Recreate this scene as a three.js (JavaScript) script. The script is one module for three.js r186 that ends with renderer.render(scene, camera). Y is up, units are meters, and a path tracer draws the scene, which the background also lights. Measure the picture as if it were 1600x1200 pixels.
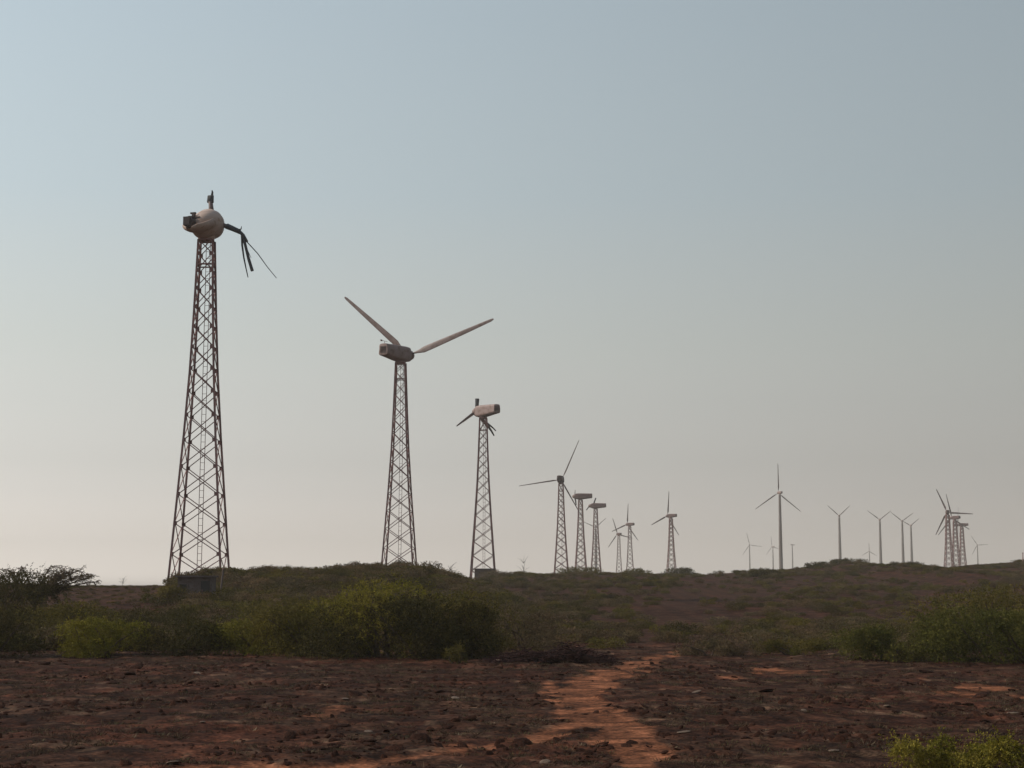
import * as THREE from 'three';
import { mergeGeometries } from 'three/addons/utils/BufferGeometryUtils.js';

// ------------------------------------------------------------------ camera, sky, sun, exposure
const scene = new THREE.Scene();
const camera = new THREE.PerspectiveCamera(2 * Math.atan(600 / 2650) * 180 / Math.PI, 4 / 3, 0.1, 9000);
camera.position.set(0, 2.2, 0);
camera.rotation.x = Math.atan(314 / 2650);
camera.updateMatrixWorld();

const SUN_AZ = -72 * Math.PI / 180, SUN_EL = 36 * Math.PI / 180;      // ahead of the camera and to the left
const sunDir = new THREE.Vector3(Math.sin(SUN_AZ) * Math.cos(SUN_EL), Math.sin(SUN_EL), -Math.cos(SUN_AZ) * Math.cos(SUN_EL));
function makeSky() {
  const W = 1024, Hh = 512, data = new Float32Array(W * Hh * 4);
  const stops = [ // elevation in degrees, colour of the air towards the sun, how fast it dims away from the sun
    [0, [9.4, 8.6, 7.75], 27], [2, [5.15, 4.85, 4.45], 33], [3, [3.75, 3.62, 3.38], 37], [4, [2.88, 2.84, 2.67], 41], [6, [2.27, 2.31, 2.2], 46.5], [8, [1.84, 1.94, 1.86], 52], [13, [1.41, 1.64, 1.74], 55], [19, [1.17, 1.40, 1.55], 57], [45, [0.70, 0.95, 1.24], 62], [90, [0.45, 0.65, 0.90], 66],
  ];
  const d = new THREE.Vector3();
  for (let j = 0; j < Hh; j++) for (let i = 0; i < W; i++) {
    const el = ((j + 0.5) / Hh - 0.5) * Math.PI, ph = ((i + 0.5) / W - 0.5) * 2 * Math.PI;
    d.set(Math.cos(ph) * Math.cos(el), Math.sin(el), Math.sin(ph) * Math.cos(el));
    const e = Math.max(0, el * 180 / Math.PI);
    let k = 0; while (k < stops.length - 2 && e > stops[k + 1][0]) k++;
    const t = (e - stops[k][0]) / (stops[k + 1][0] - stops[k][0]);
    const ang = Math.acos(Math.min(1, d.dot(sunDir))) * 180 / Math.PI;
    const reach = stops[k][2] * (1 - t) + stops[k + 1][2] * t, dim = Math.exp(-ang / reach) + 0.02;
    for (let c = 0; c < 3; c++) data[(j * W + i) * 4 + c] = (stops[k][1][c] * (1 - t) + stops[k + 1][1][c] * t) * dim;
    data[(j * W + i) * 4 + 3] = 1;
  }
  const tex = new THREE.DataTexture(data, W, Hh, THREE.RGBAFormat, THREE.FloatType);
  tex.mapping = THREE.EquirectangularReflectionMapping; tex.magFilter = THREE.LinearFilter; tex.minFilter = THREE.LinearFilter;
  tex.colorSpace = THREE.LinearSRGBColorSpace; tex.needsUpdate = true;
  return tex;
}
const sky = makeSky();
scene.background = sky; scene.environment = sky;
const sun = new THREE.DirectionalLight(new THREE.Color(1.0, 0.88, 0.72), 2.9);
sun.position.copy(sunDir).multiplyScalar(400); sun.target.position.set(0, 0, -60);
sun.castShadow = true; sun.shadow.radius = 4; sun.shadow.mapSize.set(4096, 4096);
Object.assign(sun.shadow.camera, { left: -120, right: 120, top: 120, bottom: -120, near: 1, far: 1200 });
scene.add(sun, sun.target);
scene.fog = new THREE.FogExp2(new THREE.Color(0.95, 0.87, 0.79), 1 / 3400);
const renderer = new THREE.WebGLRenderer({ antialias: true });
renderer.toneMapping = THREE.LinearToneMapping;
renderer.toneMappingExposure = 1.0;
renderer.shadowMap.enabled = true; renderer.setSize(1024, 768);

// ------------------------------------------------------------------ helpers
function rngOf(seed) { let a = seed >>> 0; return () => { a = (a + 0x6D2B79F5) | 0; let t = Math.imul(a ^ (a >>> 15), 1 | a); t = (t + Math.imul(t ^ (t >>> 7), 61 | t)) ^ t; return ((t ^ (t >>> 14)) >>> 0) / 4294967296; }; }
const hash2 = (i, j) => { let h = Math.imul(i, 374761393) + Math.imul(j, 668265263) | 0; h = Math.imul(h ^ (h >>> 13), 1274126177); return ((h ^ (h >>> 16)) >>> 0) / 4294967296; };
function vnoise(x, y) { const i = Math.floor(x), j = Math.floor(y), a = x - i, b = y - j, u = a * a * (3 - 2 * a), v = b * b * (3 - 2 * b); return (hash2(i, j) * (1 - u) + hash2(i + 1, j) * u) * (1 - v) + (hash2(i, j + 1) * (1 - u) + hash2(i + 1, j + 1) * u) * v; }
function fbm(x, y, o = 4) { let s = 0, a = 0.5, t = 0; for (let k = 0; k < o; k++) { s += a * vnoise(x + k * 17.3, y - k * 9.1); t += a; a *= 0.5; x = x * 2.03; y = y * 2.03; } return s / t; }
const ss = (a, b, x) => { const t = Math.min(1, Math.max(0, (x - a) / (b - a))); return t * t * (3 - 2 * t); };
const lerp = (a, b, t) => a + (b - a) * t;
function curve(pts, x) { if (x <= pts[0][0]) return pts[0][1]; for (let i = 1; i < pts.length; i++) if (x <= pts[i][0]) return lerp(pts[i - 1][1], pts[i][1], ss(pts[i - 1][0], pts[i][0], x)); return pts[pts.length - 1][1]; }
function curveL(pts, x) { if (x <= pts[0][0]) return pts[0][1]; for (let i = 1; i < pts.length; i++) if (x <= pts[i][0]) return lerp(pts[i - 1][1], pts[i][1], (x - pts[i - 1][0]) / (pts[i][0] - pts[i - 1][0])); return pts[pts.length - 1][1]; }
const V3 = (x, y, z) => new THREE.Vector3(x, y, z);
const taken = {};
function numbered(n) { const k = taken[n] || 0; taken[n] = k + 1; return k ? n + '_' + String(k).padStart(3, '0') : n; }
function mesh(name, geometry, material, parent) { const m = new THREE.Mesh(geometry, material); m.name = name; m.castShadow = m.receiveShadow = true; if (parent) parent.add(m); return m; }
function thing(name, label, category, pos = [0, 0, 0], group) { const g = new THREE.Group(); g.name = numbered(name); g.position.set(...pos); g.userData = { label, category }; if (group) g.userData.group = group; scene.add(g); return g; }
function tag(o, label, category, group, kind) { o.name = numbered(o.name); Object.assign(o.userData, { label, category }); if (group) o.userData.group = group; if (kind) o.userData.kind = kind; scene.add(o); return o; }
function flat(g) { const q = g.index ? g.toNonIndexed() : g; q.deleteAttribute("uv"); return q; }
// a tapered round bar through points
function limb(pts, r0, r1, sides = 6) {
  const pos = [], idx = [], n = pts.length; let side = V3(0.31, 0.12, 0.94);
  for (let i = 0; i < n; i++) {
    const d = pts[Math.min(n - 1, i + 1)].clone().sub(pts[Math.max(0, i - 1)]).normalize();
    const a = V3().crossVectors(d, side).normalize(), b = V3().crossVectors(d, a), r = lerp(r0, r1, i / (n - 1));
    for (let k = 0; k < sides; k++) { const t = k / sides * 2 * Math.PI; pos.push(pts[i].x + (a.x * Math.cos(t) + b.x * Math.sin(t)) * r, pts[i].y + (a.y * Math.cos(t) + b.y * Math.sin(t)) * r, pts[i].z + (a.z * Math.cos(t) + b.z * Math.sin(t)) * r); }
  }
  for (let i = 0; i < n - 1; i++) for (let k = 0; k < sides; k++) { const p = i * sides + k, q = i * sides + (k + 1) % sides; idx.push(p, q, p + sides, q, q + sides, p + sides); }
  for (let k = 1; k < sides - 1; k++) idx.push(0, k + 1, k, (n - 1) * sides, (n - 1) * sides + k, (n - 1) * sides + k + 1);
  const g = new THREE.BufferGeometry(); g.setAttribute('position', new THREE.Float32BufferAttribute(pos, 3)); g.setIndex(idx); g.computeVertexNormals(); return g;
}
// closed skin through rings of equally many points
function loft(rings, caps = true) {
  const m = rings[0].length, pos = [], idx = [];
  for (const r of rings) for (const p of r) pos.push(p[0], p[1], p[2]);
  for (let i = 0; i < rings.length - 1; i++) for (let k = 0; k < m; k++) { const p = i * m + k, q = i * m + (k + 1) % m; idx.push(p, q, p + m, q, q + m, p + m); }
  if (caps) for (const i of [0, rings.length - 1]) {
    const c = pos.length / 3, r = rings[i]; pos.push(...[0, 1, 2].map(a => r.reduce((s, p) => s + p[a], 0) / m));
    for (let k = 0; k < m; k++) i ? idx.push(i * m + k, i * m + (k + 1) % m, c) : idx.push((k + 1) % m, k, c);
  }
  const g = new THREE.BufferGeometry(); g.setAttribute('position', new THREE.Float32BufferAttribute(pos, 3)); g.setIndex(idx); g.computeVertexNormals(); return g;
}
function noiseTexture(size, f, srgb, rep) {
  const d = new Uint8Array(size * size * 4);
  for (let j = 0; j < size; j++) for (let i = 0; i < size; i++) { const c = f(i / size, j / size), o = (j * size + i) * 4; for (let k = 0; k < 3; k++) d[o + k] = Math.max(0, Math.min(255, 255 * (c.length ? c[k] : c))); d[o + 3] = 255; }
  const t = new THREE.DataTexture(d, size, size); t.wrapS = t.wrapT = THREE.RepeatWrapping; t.magFilter = THREE.LinearFilter; t.minFilter = THREE.LinearMipmapLinearFilter; t.generateMipmaps = true;
  if (srgb) t.colorSpace = THREE.SRGBColorSpace; if (rep) t.repeat.set(rep, rep); t.needsUpdate = true; return t;
}
// noise that wraps at 1
function wrapNoise(u, v, n, o = 4) { let s = 0, a = 0.5, t = 0; for (let k = 0; k < o; k++) { const x = u * n, y = v * n, i = Math.floor(x), j = Math.floor(y), p = x - i, q = y - j, e = p * p * (3 - 2 * p), g = q * q * (3 - 2 * q), h = (a1, b1) => hash2((a1 % n) + k * 71, (b1 % n) + k * 131); s += a * ((h(i, j) * (1 - e) + h(i + 1, j) * e) * (1 - g) + (h(i, j + 1) * (1 - e) + h(i + 1, j + 1) * e) * g); t += a; a *= 0.55; n *= 2; } return s / t; }

// ------------------------------------------------------------------ ground
const crestLeft = [[-60, 2.3], [-44, 2.2], [-34, 2.0], [-25.2, 2.0], [-23.4, 2.4], [-20.5, 2.85], [-16, 2.85], [-8, 3.15], [-3, 2.7], [6, 2.5]];
const crestRight = [[-14, 3.7], [-5.9, 3.87], [3.9, 3.55], [10.3, 3.8], [22.6, 3.5], [37, 4.0], [43.7, 3.95], [46, 4.75], [49.5, 5.25], [53.5, 4.75], [55.8, 4.15], [62.8, 4.15], [66.7, 4.8], [71.6, 5.0], [75.5, 5.35], [78.5, 5.8], [95, 6.3]];
function baseHeight(x, z) {
  const D = -z;
  let l = curve(crestLeft, x) * ss(62, 132, D); l = lerp(l, 1.8, ss(142, 190, D));
  let r = curve(crestRight, x) * ss(72, 262, D); r = lerp(r, 1.6, ss(275, 420, D));
  let h = lerp(l, r, ss(-7, 1, x));
  h += (fbm(x * 0.06 + 3, z * 0.06 + 8, 3) - 0.5) * 0.5 * ss(58, 110, D) * (1 - ss(280, 420, D) * 0.4);
  return h;
}
const trackPts = [[1.55, -17, 0.42], [1.55, -19.9, 0.38], [1.63, -23.8, 0.34], [1.44, -27.6, 0.42], [1.37, -32.0, 0.52], [1.33, -35.9, 0.68], [2.05, -40.7, 0.72], [2.89, -44.4, 0.48], [4.2, -51.2, 0.30], [5.54, -57.1, 0.22]];
const barePatches = [[-3.31, -30.7, 0.30], [-3.23, -28.9, 0.2], [-4.15, -31, 0.28], [0.0, -24.6, 0.45], [0.5, -25.6, 0.3], [-1.61, -21.7, 0.25], [-1.28, -21.5, 0.2], [-3.06, -21.2, 0.26], [6.63, -45, 0.66], [7.27, -44.4, 0.5], [10.1, -36.7, 0.55], [9.07, -34.8, 0.35], [9.41, -40.7, 0.5], [5.31, -40.7, 0.34], [9.94, -33.8, 0.36], [0.2, -29.5, 0.25], [-0.4, -27.0, 0.2]];
const branchPts = [[1.3, -28.2, 0.3], [0.85, -26.4, 0.34], [0, -24.6, 0.36], [-0.9, -22.8, 0.28], [-1.6, -21.6, 0.28], [-2.8, -20.8, 0.24], [-4.2, -20.2, 0.2]];
function trackMask(x, z) {
  if (z > -15 || z < -62 || x < -7 || x > 13) return 0;
  let best = -9;
  const wob = (fbm(x * 1.1 + 40, z * 0.55 + 7, 4) - 0.5) * 2.5 - 1.0 * ss(0.5, 0.66, fbm(x * 2.6 + 4, z * 0.8 + 71, 4));
  for (const line of [trackPts, branchPts]) for (let i = 1; i < line.length; i++) {
    const [ax, az, aw] = line[i - 1], [bx, bz, bw] = line[i], t = Math.min(1, Math.max(0, ((x - ax) * (bx - ax) + (z - az) * (bz - az)) / ((bx - ax) ** 2 + (bz - az) ** 2)));
    const d = Math.hypot(x - lerp(ax, bx, t), (z - lerp(az, bz, t)) * 0.6), w = lerp(aw, bw, t);
    best = Math.max(best, (w - d) / 0.36);
  }
  for (const [px, pz, w] of barePatches) best = Math.max(best, (w - Math.hypot(x - px, (z - pz) * 0.45)) / 0.4 - 0.35);
  return ss(-0.15, 0.6, best + 0.48 + wob * 1.15);
}
function relief(x, z) {
  const D = -z, near = 1 - ss(60, 78, D);
  if (near <= 0 || D < -8) return 0;
  const m = trackMask(x, z);
  const big = (fbm(x * 0.45 + 11, z * 0.4 + 2, 3) - 0.5) * 0.14, n = (fbm(x * 1.9, z * 1.5, 5) - 0.5) * 0.13, fine = (vnoise(x * 12, z * 9) - 0.5) * 0.014;
  return near * (big + (n + fine) * (1 - 0.85 * m) - 0.02 * m);
}
const height = (x, z) => baseHeight(x, z) + relief(x, z);
function axis(list) { const out = []; for (const [a, b, s0, s1] of list) { let x = a; while (x < b - 1e-6) { out.push(x); x += lerp(s0, s1, (x - a) / (b - a)); } } out.push(list[list.length - 1][1]); return out; }
const soilMap = noiseTexture(1024, (u, v) => { const a = wrapNoise(u, v, 8, 6), b = wrapNoise(u + 0.37, v + 0.11, 64, 3); const g = 0.62 + (a - 0.5) * 0.75 + (b - 0.5) * 0.55; return [g, g * 0.985, g * 0.97]; }, true, 1 / 3.1);
const soilBump = noiseTexture(512, (u, v) => wrapNoise(u, v, 24, 5), false, 1 / 1.7);
const soilMaterial = new THREE.MeshPhysicalMaterial({ specularIntensity: 0.08, name: 'dry red brown soil', vertexColors: true, map: soilMap, bumpMap: soilBump, bumpScale: 0.02, roughness: 0.98, metalness: 0 });
{
  const px = axis([[13, 30, 0.12, 1.5], [30, 130, 1.5, 4], [130, 600, 6, 40], [600, 1500, 60, 200]]);
  const xs = [...px.slice().reverse().map(v => -v), ...axis([[-12.94, 12.94, 0.06, 0.06]]).slice(0, -1), ...px];
  const zs = axis([[-300, 0, 60, 4], [0, 16, 4, 0.3], [16, 34, 0.11, 0.13], [34, 66, 0.14, 0.5], [66, 290, 0.6, 3], [290, 700, 4, 30], [700, 2500, 50, 200]]).map(v => -v);
  const nx = xs.length, nz = zs.length, pos = new Float32Array(nx * nz * 3), col = new Float32Array(nx * nz * 3), uv = new Float32Array(nx * nz * 2), mk = new Float32Array(nx * nz);
  const dark = [0.094, 0.034, 0.020], dun = [0.125, 0.060, 0.037], red = [0.19, 0.066, 0.037], orange = [0.52, 0.20, 0.10], pale = [0.30, 0.18, 0.115], scrubby = [0.10, 0.062, 0.036];
  for (let j = 0; j < nz; j++) for (let i = 0; i < nx; i++) {
    const x = xs[i], z = zs[j], o = j * nx + i, D = -z, m = trackMask(x, z);
    pos[o * 3] = x; pos[o * 3 + 1] = height(x, z); pos[o * 3 + 2] = z; uv[o * 2] = x; uv[o * 2 + 1] = z; mk[o] = m;
    const a = ss(0.35, 0.68, fbm(x * 0.33 + 5, z * 0.22, 4)), b = ss(0.52, 0.74, fbm(x * 0.5 - 20, z * 0.3 + 31, 4)), c = ss(0.66, 0.76, fbm(x * 3.1 + 70, z * 1.3, 3)), s = ss(0.4, 0.6, fbm(x * 0.09 + 50, z * 0.09 + 4, 4));
    const mo = ss(0.42, 0.62, fbm(x * 2.1 + 31, z * 0.9 + 17, 4)), speck = 0.78 + 0.44 * hash2(i * 3 + 1, j * 7 + 5);
    for (let k = 0; k < 3; k++) {
      let v = lerp(dark[k], dun[k], Math.min(1, a * 0.6 + mo * 0.7)); v = lerp(v, red[k], b * 0.7); v = lerp(v, pale[k], c * 0.6 * (1 - ss(55, 70, D)));
      v = lerp(v, lerp(scrubby[k], red[k], 0.4), s * 0.6 * ss(56, 75, D));
      v = lerp(v, orange[k] * (0.8 + 0.35 * fbm(x * 1.7, z * 1.2 + 9, 3)), m * 0.9);
      col[o * 3 + k] = v * (D > 15 && D < 66 && Math.abs(x) < 14 ? lerp(speck, 1, m * 0.7) : 1);
    }
  }
  const cells = (ok) => { const idx = []; for (let j = 0; j < nz - 1; j++) for (let i = 0; i < nx - 1; i++) { const a = j * nx + i, b = a + 1, c = a + nx, d = c + 1; if (ok(a, b, c, d)) idx.push(a, b, c, b, d, c); } return idx; };
  const g = new THREE.BufferGeometry();
  g.setAttribute('position', new THREE.BufferAttribute(pos, 3)); g.setAttribute('color', new THREE.BufferAttribute(col, 3)); g.setAttribute('uv', new THREE.BufferAttribute(uv, 2));
  g.setIndex(cells(() => true)); g.computeVertexNormals();
  const ground = mesh('ground', g, soilMaterial); ground.userData = { kind: 'structure', label: 'dark red brown field of clods rising to low scrubby dunes', category: 'ground' }; scene.add(ground);
  // the trodden path: its own skin of loose orange sand just above the soil
  const used = new Map(), pp = [], pc = [], pu = [], pn = [], nn = g.attributes.normal.array, pidx = [];
  const pick = (a) => { if (!used.has(a)) { used.set(a, pp.length / 3); pp.push(pos[a * 3], pos[a * 3 + 1] + 0.006, pos[a * 3 + 2]); pc.push(col[a * 3], col[a * 3 + 1], col[a * 3 + 2]); pu.push(uv[a * 2], uv[a * 2 + 1]); pn.push(nn[a * 3], nn[a * 3 + 1], nn[a * 3 + 2]); } return used.get(a); };
  for (const a of cells((a, b, c, d) => Math.min(mk[a], mk[b], mk[c], mk[d]) > 0.3)) pidx.push(pick(a));
  const q = new THREE.BufferGeometry(); q.setAttribute('position', new THREE.Float32BufferAttribute(pp, 3)); q.setAttribute('color', new THREE.Float32BufferAttribute(pc, 3)); q.setAttribute('uv', new THREE.Float32BufferAttribute(pu, 2)); q.setAttribute('normal', new THREE.Float32BufferAttribute(pn, 3)); q.setIndex(pidx);
  const path = mesh('path', q, soilMaterial); path.userData = { kind: 'structure', label: 'orange sandy footpath winding away across the dark field', category: 'path' }; scene.add(path);
}

// ------------------------------------------------------------------ wind turbines
const steelTex = noiseTexture(256, (u, v) => { const a = wrapNoise(u, v, 6, 5); return [0.62 + a * 0.42, 0.60 + a * 0.34, 0.60 + a * 0.28]; }, true);
const steel = new THREE.MeshPhysicalMaterial({ specularIntensity: 0.3, name: 'weathered rusting steel', color: new THREE.Color().setRGB(0.42, 0.265, 0.262), map: steelTex, roughness: 0.8, metalness: 0.05 });
const machine = new THREE.MeshStandardMaterial({ name: 'grimy machinery', color: new THREE.Color().setRGB(0.075, 0.055, 0.058), map: steelTex, roughness: 0.6, metalness: 0.3 });
const shellTex = noiseTexture(512, (u, v) => { const a = wrapNoise(u, v, 5, 5), st = ss(0.5, 0.75, wrapNoise(u, v * 0.999, 16, 3)) * 0.25; return [0.82 + (a - 0.5) * 0.25 - st * 0.4, 0.80 + (a - 0.5) * 0.28 - st * 0.55, 0.77 + (a - 0.5) * 0.3 - st * 0.7]; }, true);
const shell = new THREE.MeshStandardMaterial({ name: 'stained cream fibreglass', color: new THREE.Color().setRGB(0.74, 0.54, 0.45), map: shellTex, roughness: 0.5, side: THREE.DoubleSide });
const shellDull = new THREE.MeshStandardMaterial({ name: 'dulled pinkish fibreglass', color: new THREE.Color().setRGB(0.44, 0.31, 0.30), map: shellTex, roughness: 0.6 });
const bladeMat = new THREE.MeshStandardMaterial({ name: 'weathered blade fibreglass', color: new THREE.Color().setRGB(0.27, 0.19, 0.19), map: shellTex, roughness: 0.55, side: THREE.DoubleSide });
const torn = new THREE.MeshStandardMaterial({ name: 'torn blackened laminate', color: new THREE.Color().setRGB(0.045, 0.045, 0.05), roughness: 0.8, side: THREE.DoubleSide });
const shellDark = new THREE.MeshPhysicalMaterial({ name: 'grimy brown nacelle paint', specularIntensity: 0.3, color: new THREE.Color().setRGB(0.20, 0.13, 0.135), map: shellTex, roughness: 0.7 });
const towerPaint = new THREE.MeshStandardMaterial({ name: 'dull grey tower paint', color: new THREE.Color().setRGB(0.28, 0.23, 0.225), map: shellTex, roughness: 0.6 });

function boxUV(g) { if (!g.attributes.uv) { const p = g.attributes.position, u = new Float32Array(p.count * 2); for (let i = 0; i < p.count; i++) { u[i * 2] = (p.getX(i) + p.getZ(i)) * 0.21; u[i * 2 + 1] = p.getY(i) * 0.21; } g.setAttribute('uv', new THREE.BufferAttribute(u, 2)); } return g; }
function angleBar() { // an L section one unit wide and one unit long, standing on y = 0
  const s = new THREE.Shape([[0, 0], [1, 0], [1, 0.16], [0.16, 0.16], [0.16, 1], [0, 1]].map(p => new THREE.Vector2(p[0] - 0.3, p[1] - 0.3)));
  return new THREE.ExtrudeGeometry(s, { depth: 1, bevelEnabled: false }).rotateX(-Math.PI / 2);
}
const BAR = angleBar();
function bar(name, a, b, w, material, parent, geo = BAR) { const m = mesh(name, geo, material, parent), d = b.clone().sub(a); m.position.copy(a); m.scale.set(w, d.length(), w); m.quaternion.setFromUnitVectors(V3(0, 1, 0), d.normalize()); return m; }
function barGeo(a, b, w) { const m = new THREE.Matrix4(), d = b.clone().sub(a); m.compose(a, new THREE.Quaternion().setFromUnitVectors(V3(0, 1, 0), d.clone().normalize()), V3(w, d.length(), w)); return BAR.clone().applyMatrix4(m); }
// half width of the lattice tower over its height of 30 m
const taper = [[0, 2.32], [3.4, 2.03], [13, 1.365], [18.5, 1.04], [24, 0.82], [30.3, 0.62]];
function latticeTower(parent, H, turn, detail, legW = 0.2, braceW = 0.095, plates = false) {
  const t = new THREE.Group(); t.name = 'lattice_tower'; t.rotation.y = turn; parent.add(t);
  const hw = (y) => curveL(taper, y * 30.3 / H), corner = (k, y) => { const a = hw(y), s = [[1, 1], [-1, 1], [-1, -1], [1, -1]][((k % 4) + 4) % 4]; return V3(s[0] * a, y, s[1] * a); };
  const lv = [0]; let step = 2.75; while (lv[lv.length - 1] < H - 1.2) { lv.push(Math.min(H, lv[lv.length - 1] + step)); step *= 0.955; } lv[lv.length - 1] = H;
  for (let k = 0; k < 4; k++) {
    const seg = []; const ys = taper.map(p => p[0] * H / 30.3);
    for (let i = 1; i < ys.length; i++) seg.push(barGeo(corner(k, ys[i - 1] - (i === 1 ? 0.6 : 0)), corner(k, ys[i]), legW));
    mesh('leg', mergeGeometries(seg), steel, t);
  }
  const parts = [];
  for (let i = 1; i < lv.length; i++) for (let k = 0; k < 4; k++) {
    const inset = 0.99, a0 = corner(k, lv[i - 1]), a1 = corner(k, lv[i]), b0 = corner(k + 1, lv[i - 1]), b1 = corner(k + 1, lv[i]);
    for (const [p, q, f] of [[a0, b1, 1], [b0, a1, 0.965]]) { const s = p.clone(), e = q.clone(); s.x *= f * inset; s.z *= f * inset; e.x *= f * inset; e.z *= f * inset; if (detail) bar('brace', s, e, braceW, steel, t); else parts.push(barGeo(s, e, braceW)); }
  }
  for (const y of [H - 2.2, H]) for (let k = 0; k < 4; k++) { const p = corner(k, y - 0.03), q = corner(k + 1, y - 0.03); if (detail) bar('crossbar', p, q, 0.13, steel, t); else parts.push(barGeo(p, q, 0.13)); }
  if (plates) { // bolted plates where the braces meet the legs
    const pg = boxUV(new THREE.BoxGeometry(0.3, 0.34, 0.018));
    for (let i = 1; i < lv.length - 1; i++) for (let k = 0; k < 4; k++) for (const f of [1, -1]) { const c = corner(k, lv[i]), q = corner(k + f, lv[i]), m = mesh('gusset_plate', pg, steel, t), d = q.clone().sub(c).normalize(); m.position.copy(c).addScaledVector(d, 0.13); m.rotation.y = Math.atan2(-d.z, d.x); m.position.add(V3(c.x, 0, c.z).normalize().multiplyScalar(0.02)); }
  }
  if (!detail) mesh('bracing', mergeGeometries(parts), steel, t).userData.kind = 'stuff';
  if (detail) { // ladder up the inside of one face
    const g = [], at = (y, s) => V3(s, y, hw(y) * 0.72); for (const s of [0.1, 0.5]) for (let i = 1; i < taper.length; i++) g.push(barGeo(at(taper[i - 1][0] * H / 30.3, s * 0.9), at(taper[i][0] * H / 30.3, s * 0.9), 0.055));
    for (let y = 0.4; y < H - 0.3; y += 0.6) g.push(barGeo(at(y, 0.09), at(y, 0.45), 0.035));
    mesh('ladder', mergeGeometries(g), steel, t);
  }
  mesh('yaw_ring', boxUV(new THREE.CylinderGeometry(0.62, 0.72, 0.45, 20).translate(0, H + 0.22, 0)), steel, t);
  return t;
}
// blade along +y, chord along x, leading edge rounded; from and to cut it short
function bladeGeo(R, chord = 1, to = 1) {
  const prof = [[0.03, 0.26, 0.26], [0.07, 0.25, 0.24], [0.12, 0.5, 0.2], [0.19, 0.95, 0.17], [0.3, 0.9, 0.14], [0.5, 0.75, 0.1], [0.7, 0.6, 0.075], [0.88, 0.46, 0.055], [0.97, 0.38, 0.04], [1, 0.2, 0.02]];
  const rings = [];
  for (const [t, c, th] of prof) {
    if (t > to + 0.02) break;
    const ring = [], w = Math.max(0, (t - 0.07) / 0.93), tw = lerp(0.3, 0.02, Math.min(1, w * 1.6));
    for (let k = 0; k < 12; k++) { const a = k / 12 * 2 * Math.PI, x = Math.cos(a) * c * 0.5 * chord - (t > 0.1 ? c * 0.12 : 0), z = Math.sin(a) * th * 0.5 * chord * (1 - 0.55 * Math.cos(a) * ss(0.08, 0.2, t) * -1); ring.push([x * Math.cos(tw) - z * Math.sin(tw), t * R, x * Math.sin(tw) + z * Math.cos(tw)]); }
    rings.push(ring);
  }
  return boxUV(loft(rings));
}
const bladeCache = {};
const blade = (R, c, to) => bladeCache[[R, c, to]] || (bladeCache[[R, c, to]] = bladeGeo(R, c, to));
function aim(o, yaw, phi, hub) { // point a blade at the angle phi in the rotor plane of a machine yawed by yaw
  const r = V3(Math.cos(yaw), 0, Math.sin(yaw)), ax = V3(Math.sin(yaw), 0, -Math.cos(yaw)), y = r.multiplyScalar(Math.cos(phi)).add(V3(0, Math.sin(phi), 0));
  o.quaternion.setFromRotationMatrix(new THREE.Matrix4().makeBasis(V3().crossVectors(y, ax), y, ax)); o.position.copy(hub); return o;
}
const rad = Math.PI / 180;
function squircle(z, w, h, yc, n = 24, e = 0.5, taperTop = 1) { const r = []; for (let k = 0; k < n; k++) { const a = k / n * 2 * Math.PI, c = Math.cos(a), s = Math.sin(a); const y = Math.sign(s) * Math.abs(s) ** e * h / 2; r.push([Math.sign(c) * Math.abs(c) ** e * w / 2 * (y > 0 ? taperTop : 1), yc + y, z]); } return r; }
// long tapering cover: forward is -z, the rotor sits at z = -1.9
const nacelleGeo = boxUV(loft([[4.15, 1.35, 1.45, 0.12], [4.1, 1.5, 1.6, 0.1], [2.6, 1.65, 1.8, 0.05], [0.9, 1.85, 2.05, -0.02], [-0.6, 1.95, 2.15, -0.05], [-1.35, 1.8, 1.95, 0], [-1.6, 1.5, 1.6, 0], [-1.65, 0.9, 0.9, 0]].map(([z, w, h, y]) => squircle(z, w, h, y, 28, 0.42, 0.9))));
const ventGeo = boxUV(mergeGeometries([flat(new THREE.BoxGeometry(0.95, 0.06, 0.05).translate(0, 0.5, 4.16)), flat(new THREE.BoxGeometry(0.95, 0.06, 0.05).translate(0, -0.3, 4.16)), ...[-0.14, 0.02, 0.18, 0.34].map(y => flat(new THREE.BoxGeometry(0.9, 0.1, 0.04).rotateX(0.4).translate(0, y, 4.165)))]));
const neckGeo = boxUV(new THREE.CylinderGeometry(0.85, 0.62, 0.7, 20));
const hubGeo = boxUV(loft([[-1.55, 0.9], [-1.7, 1.5], [-2.2, 1.45], [-2.6, 1.1], [-2.85, 0.6], [-2.92, 0.1]].map(([z, d]) => squircle(z, d, d, 0, 20, 1))));
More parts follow.
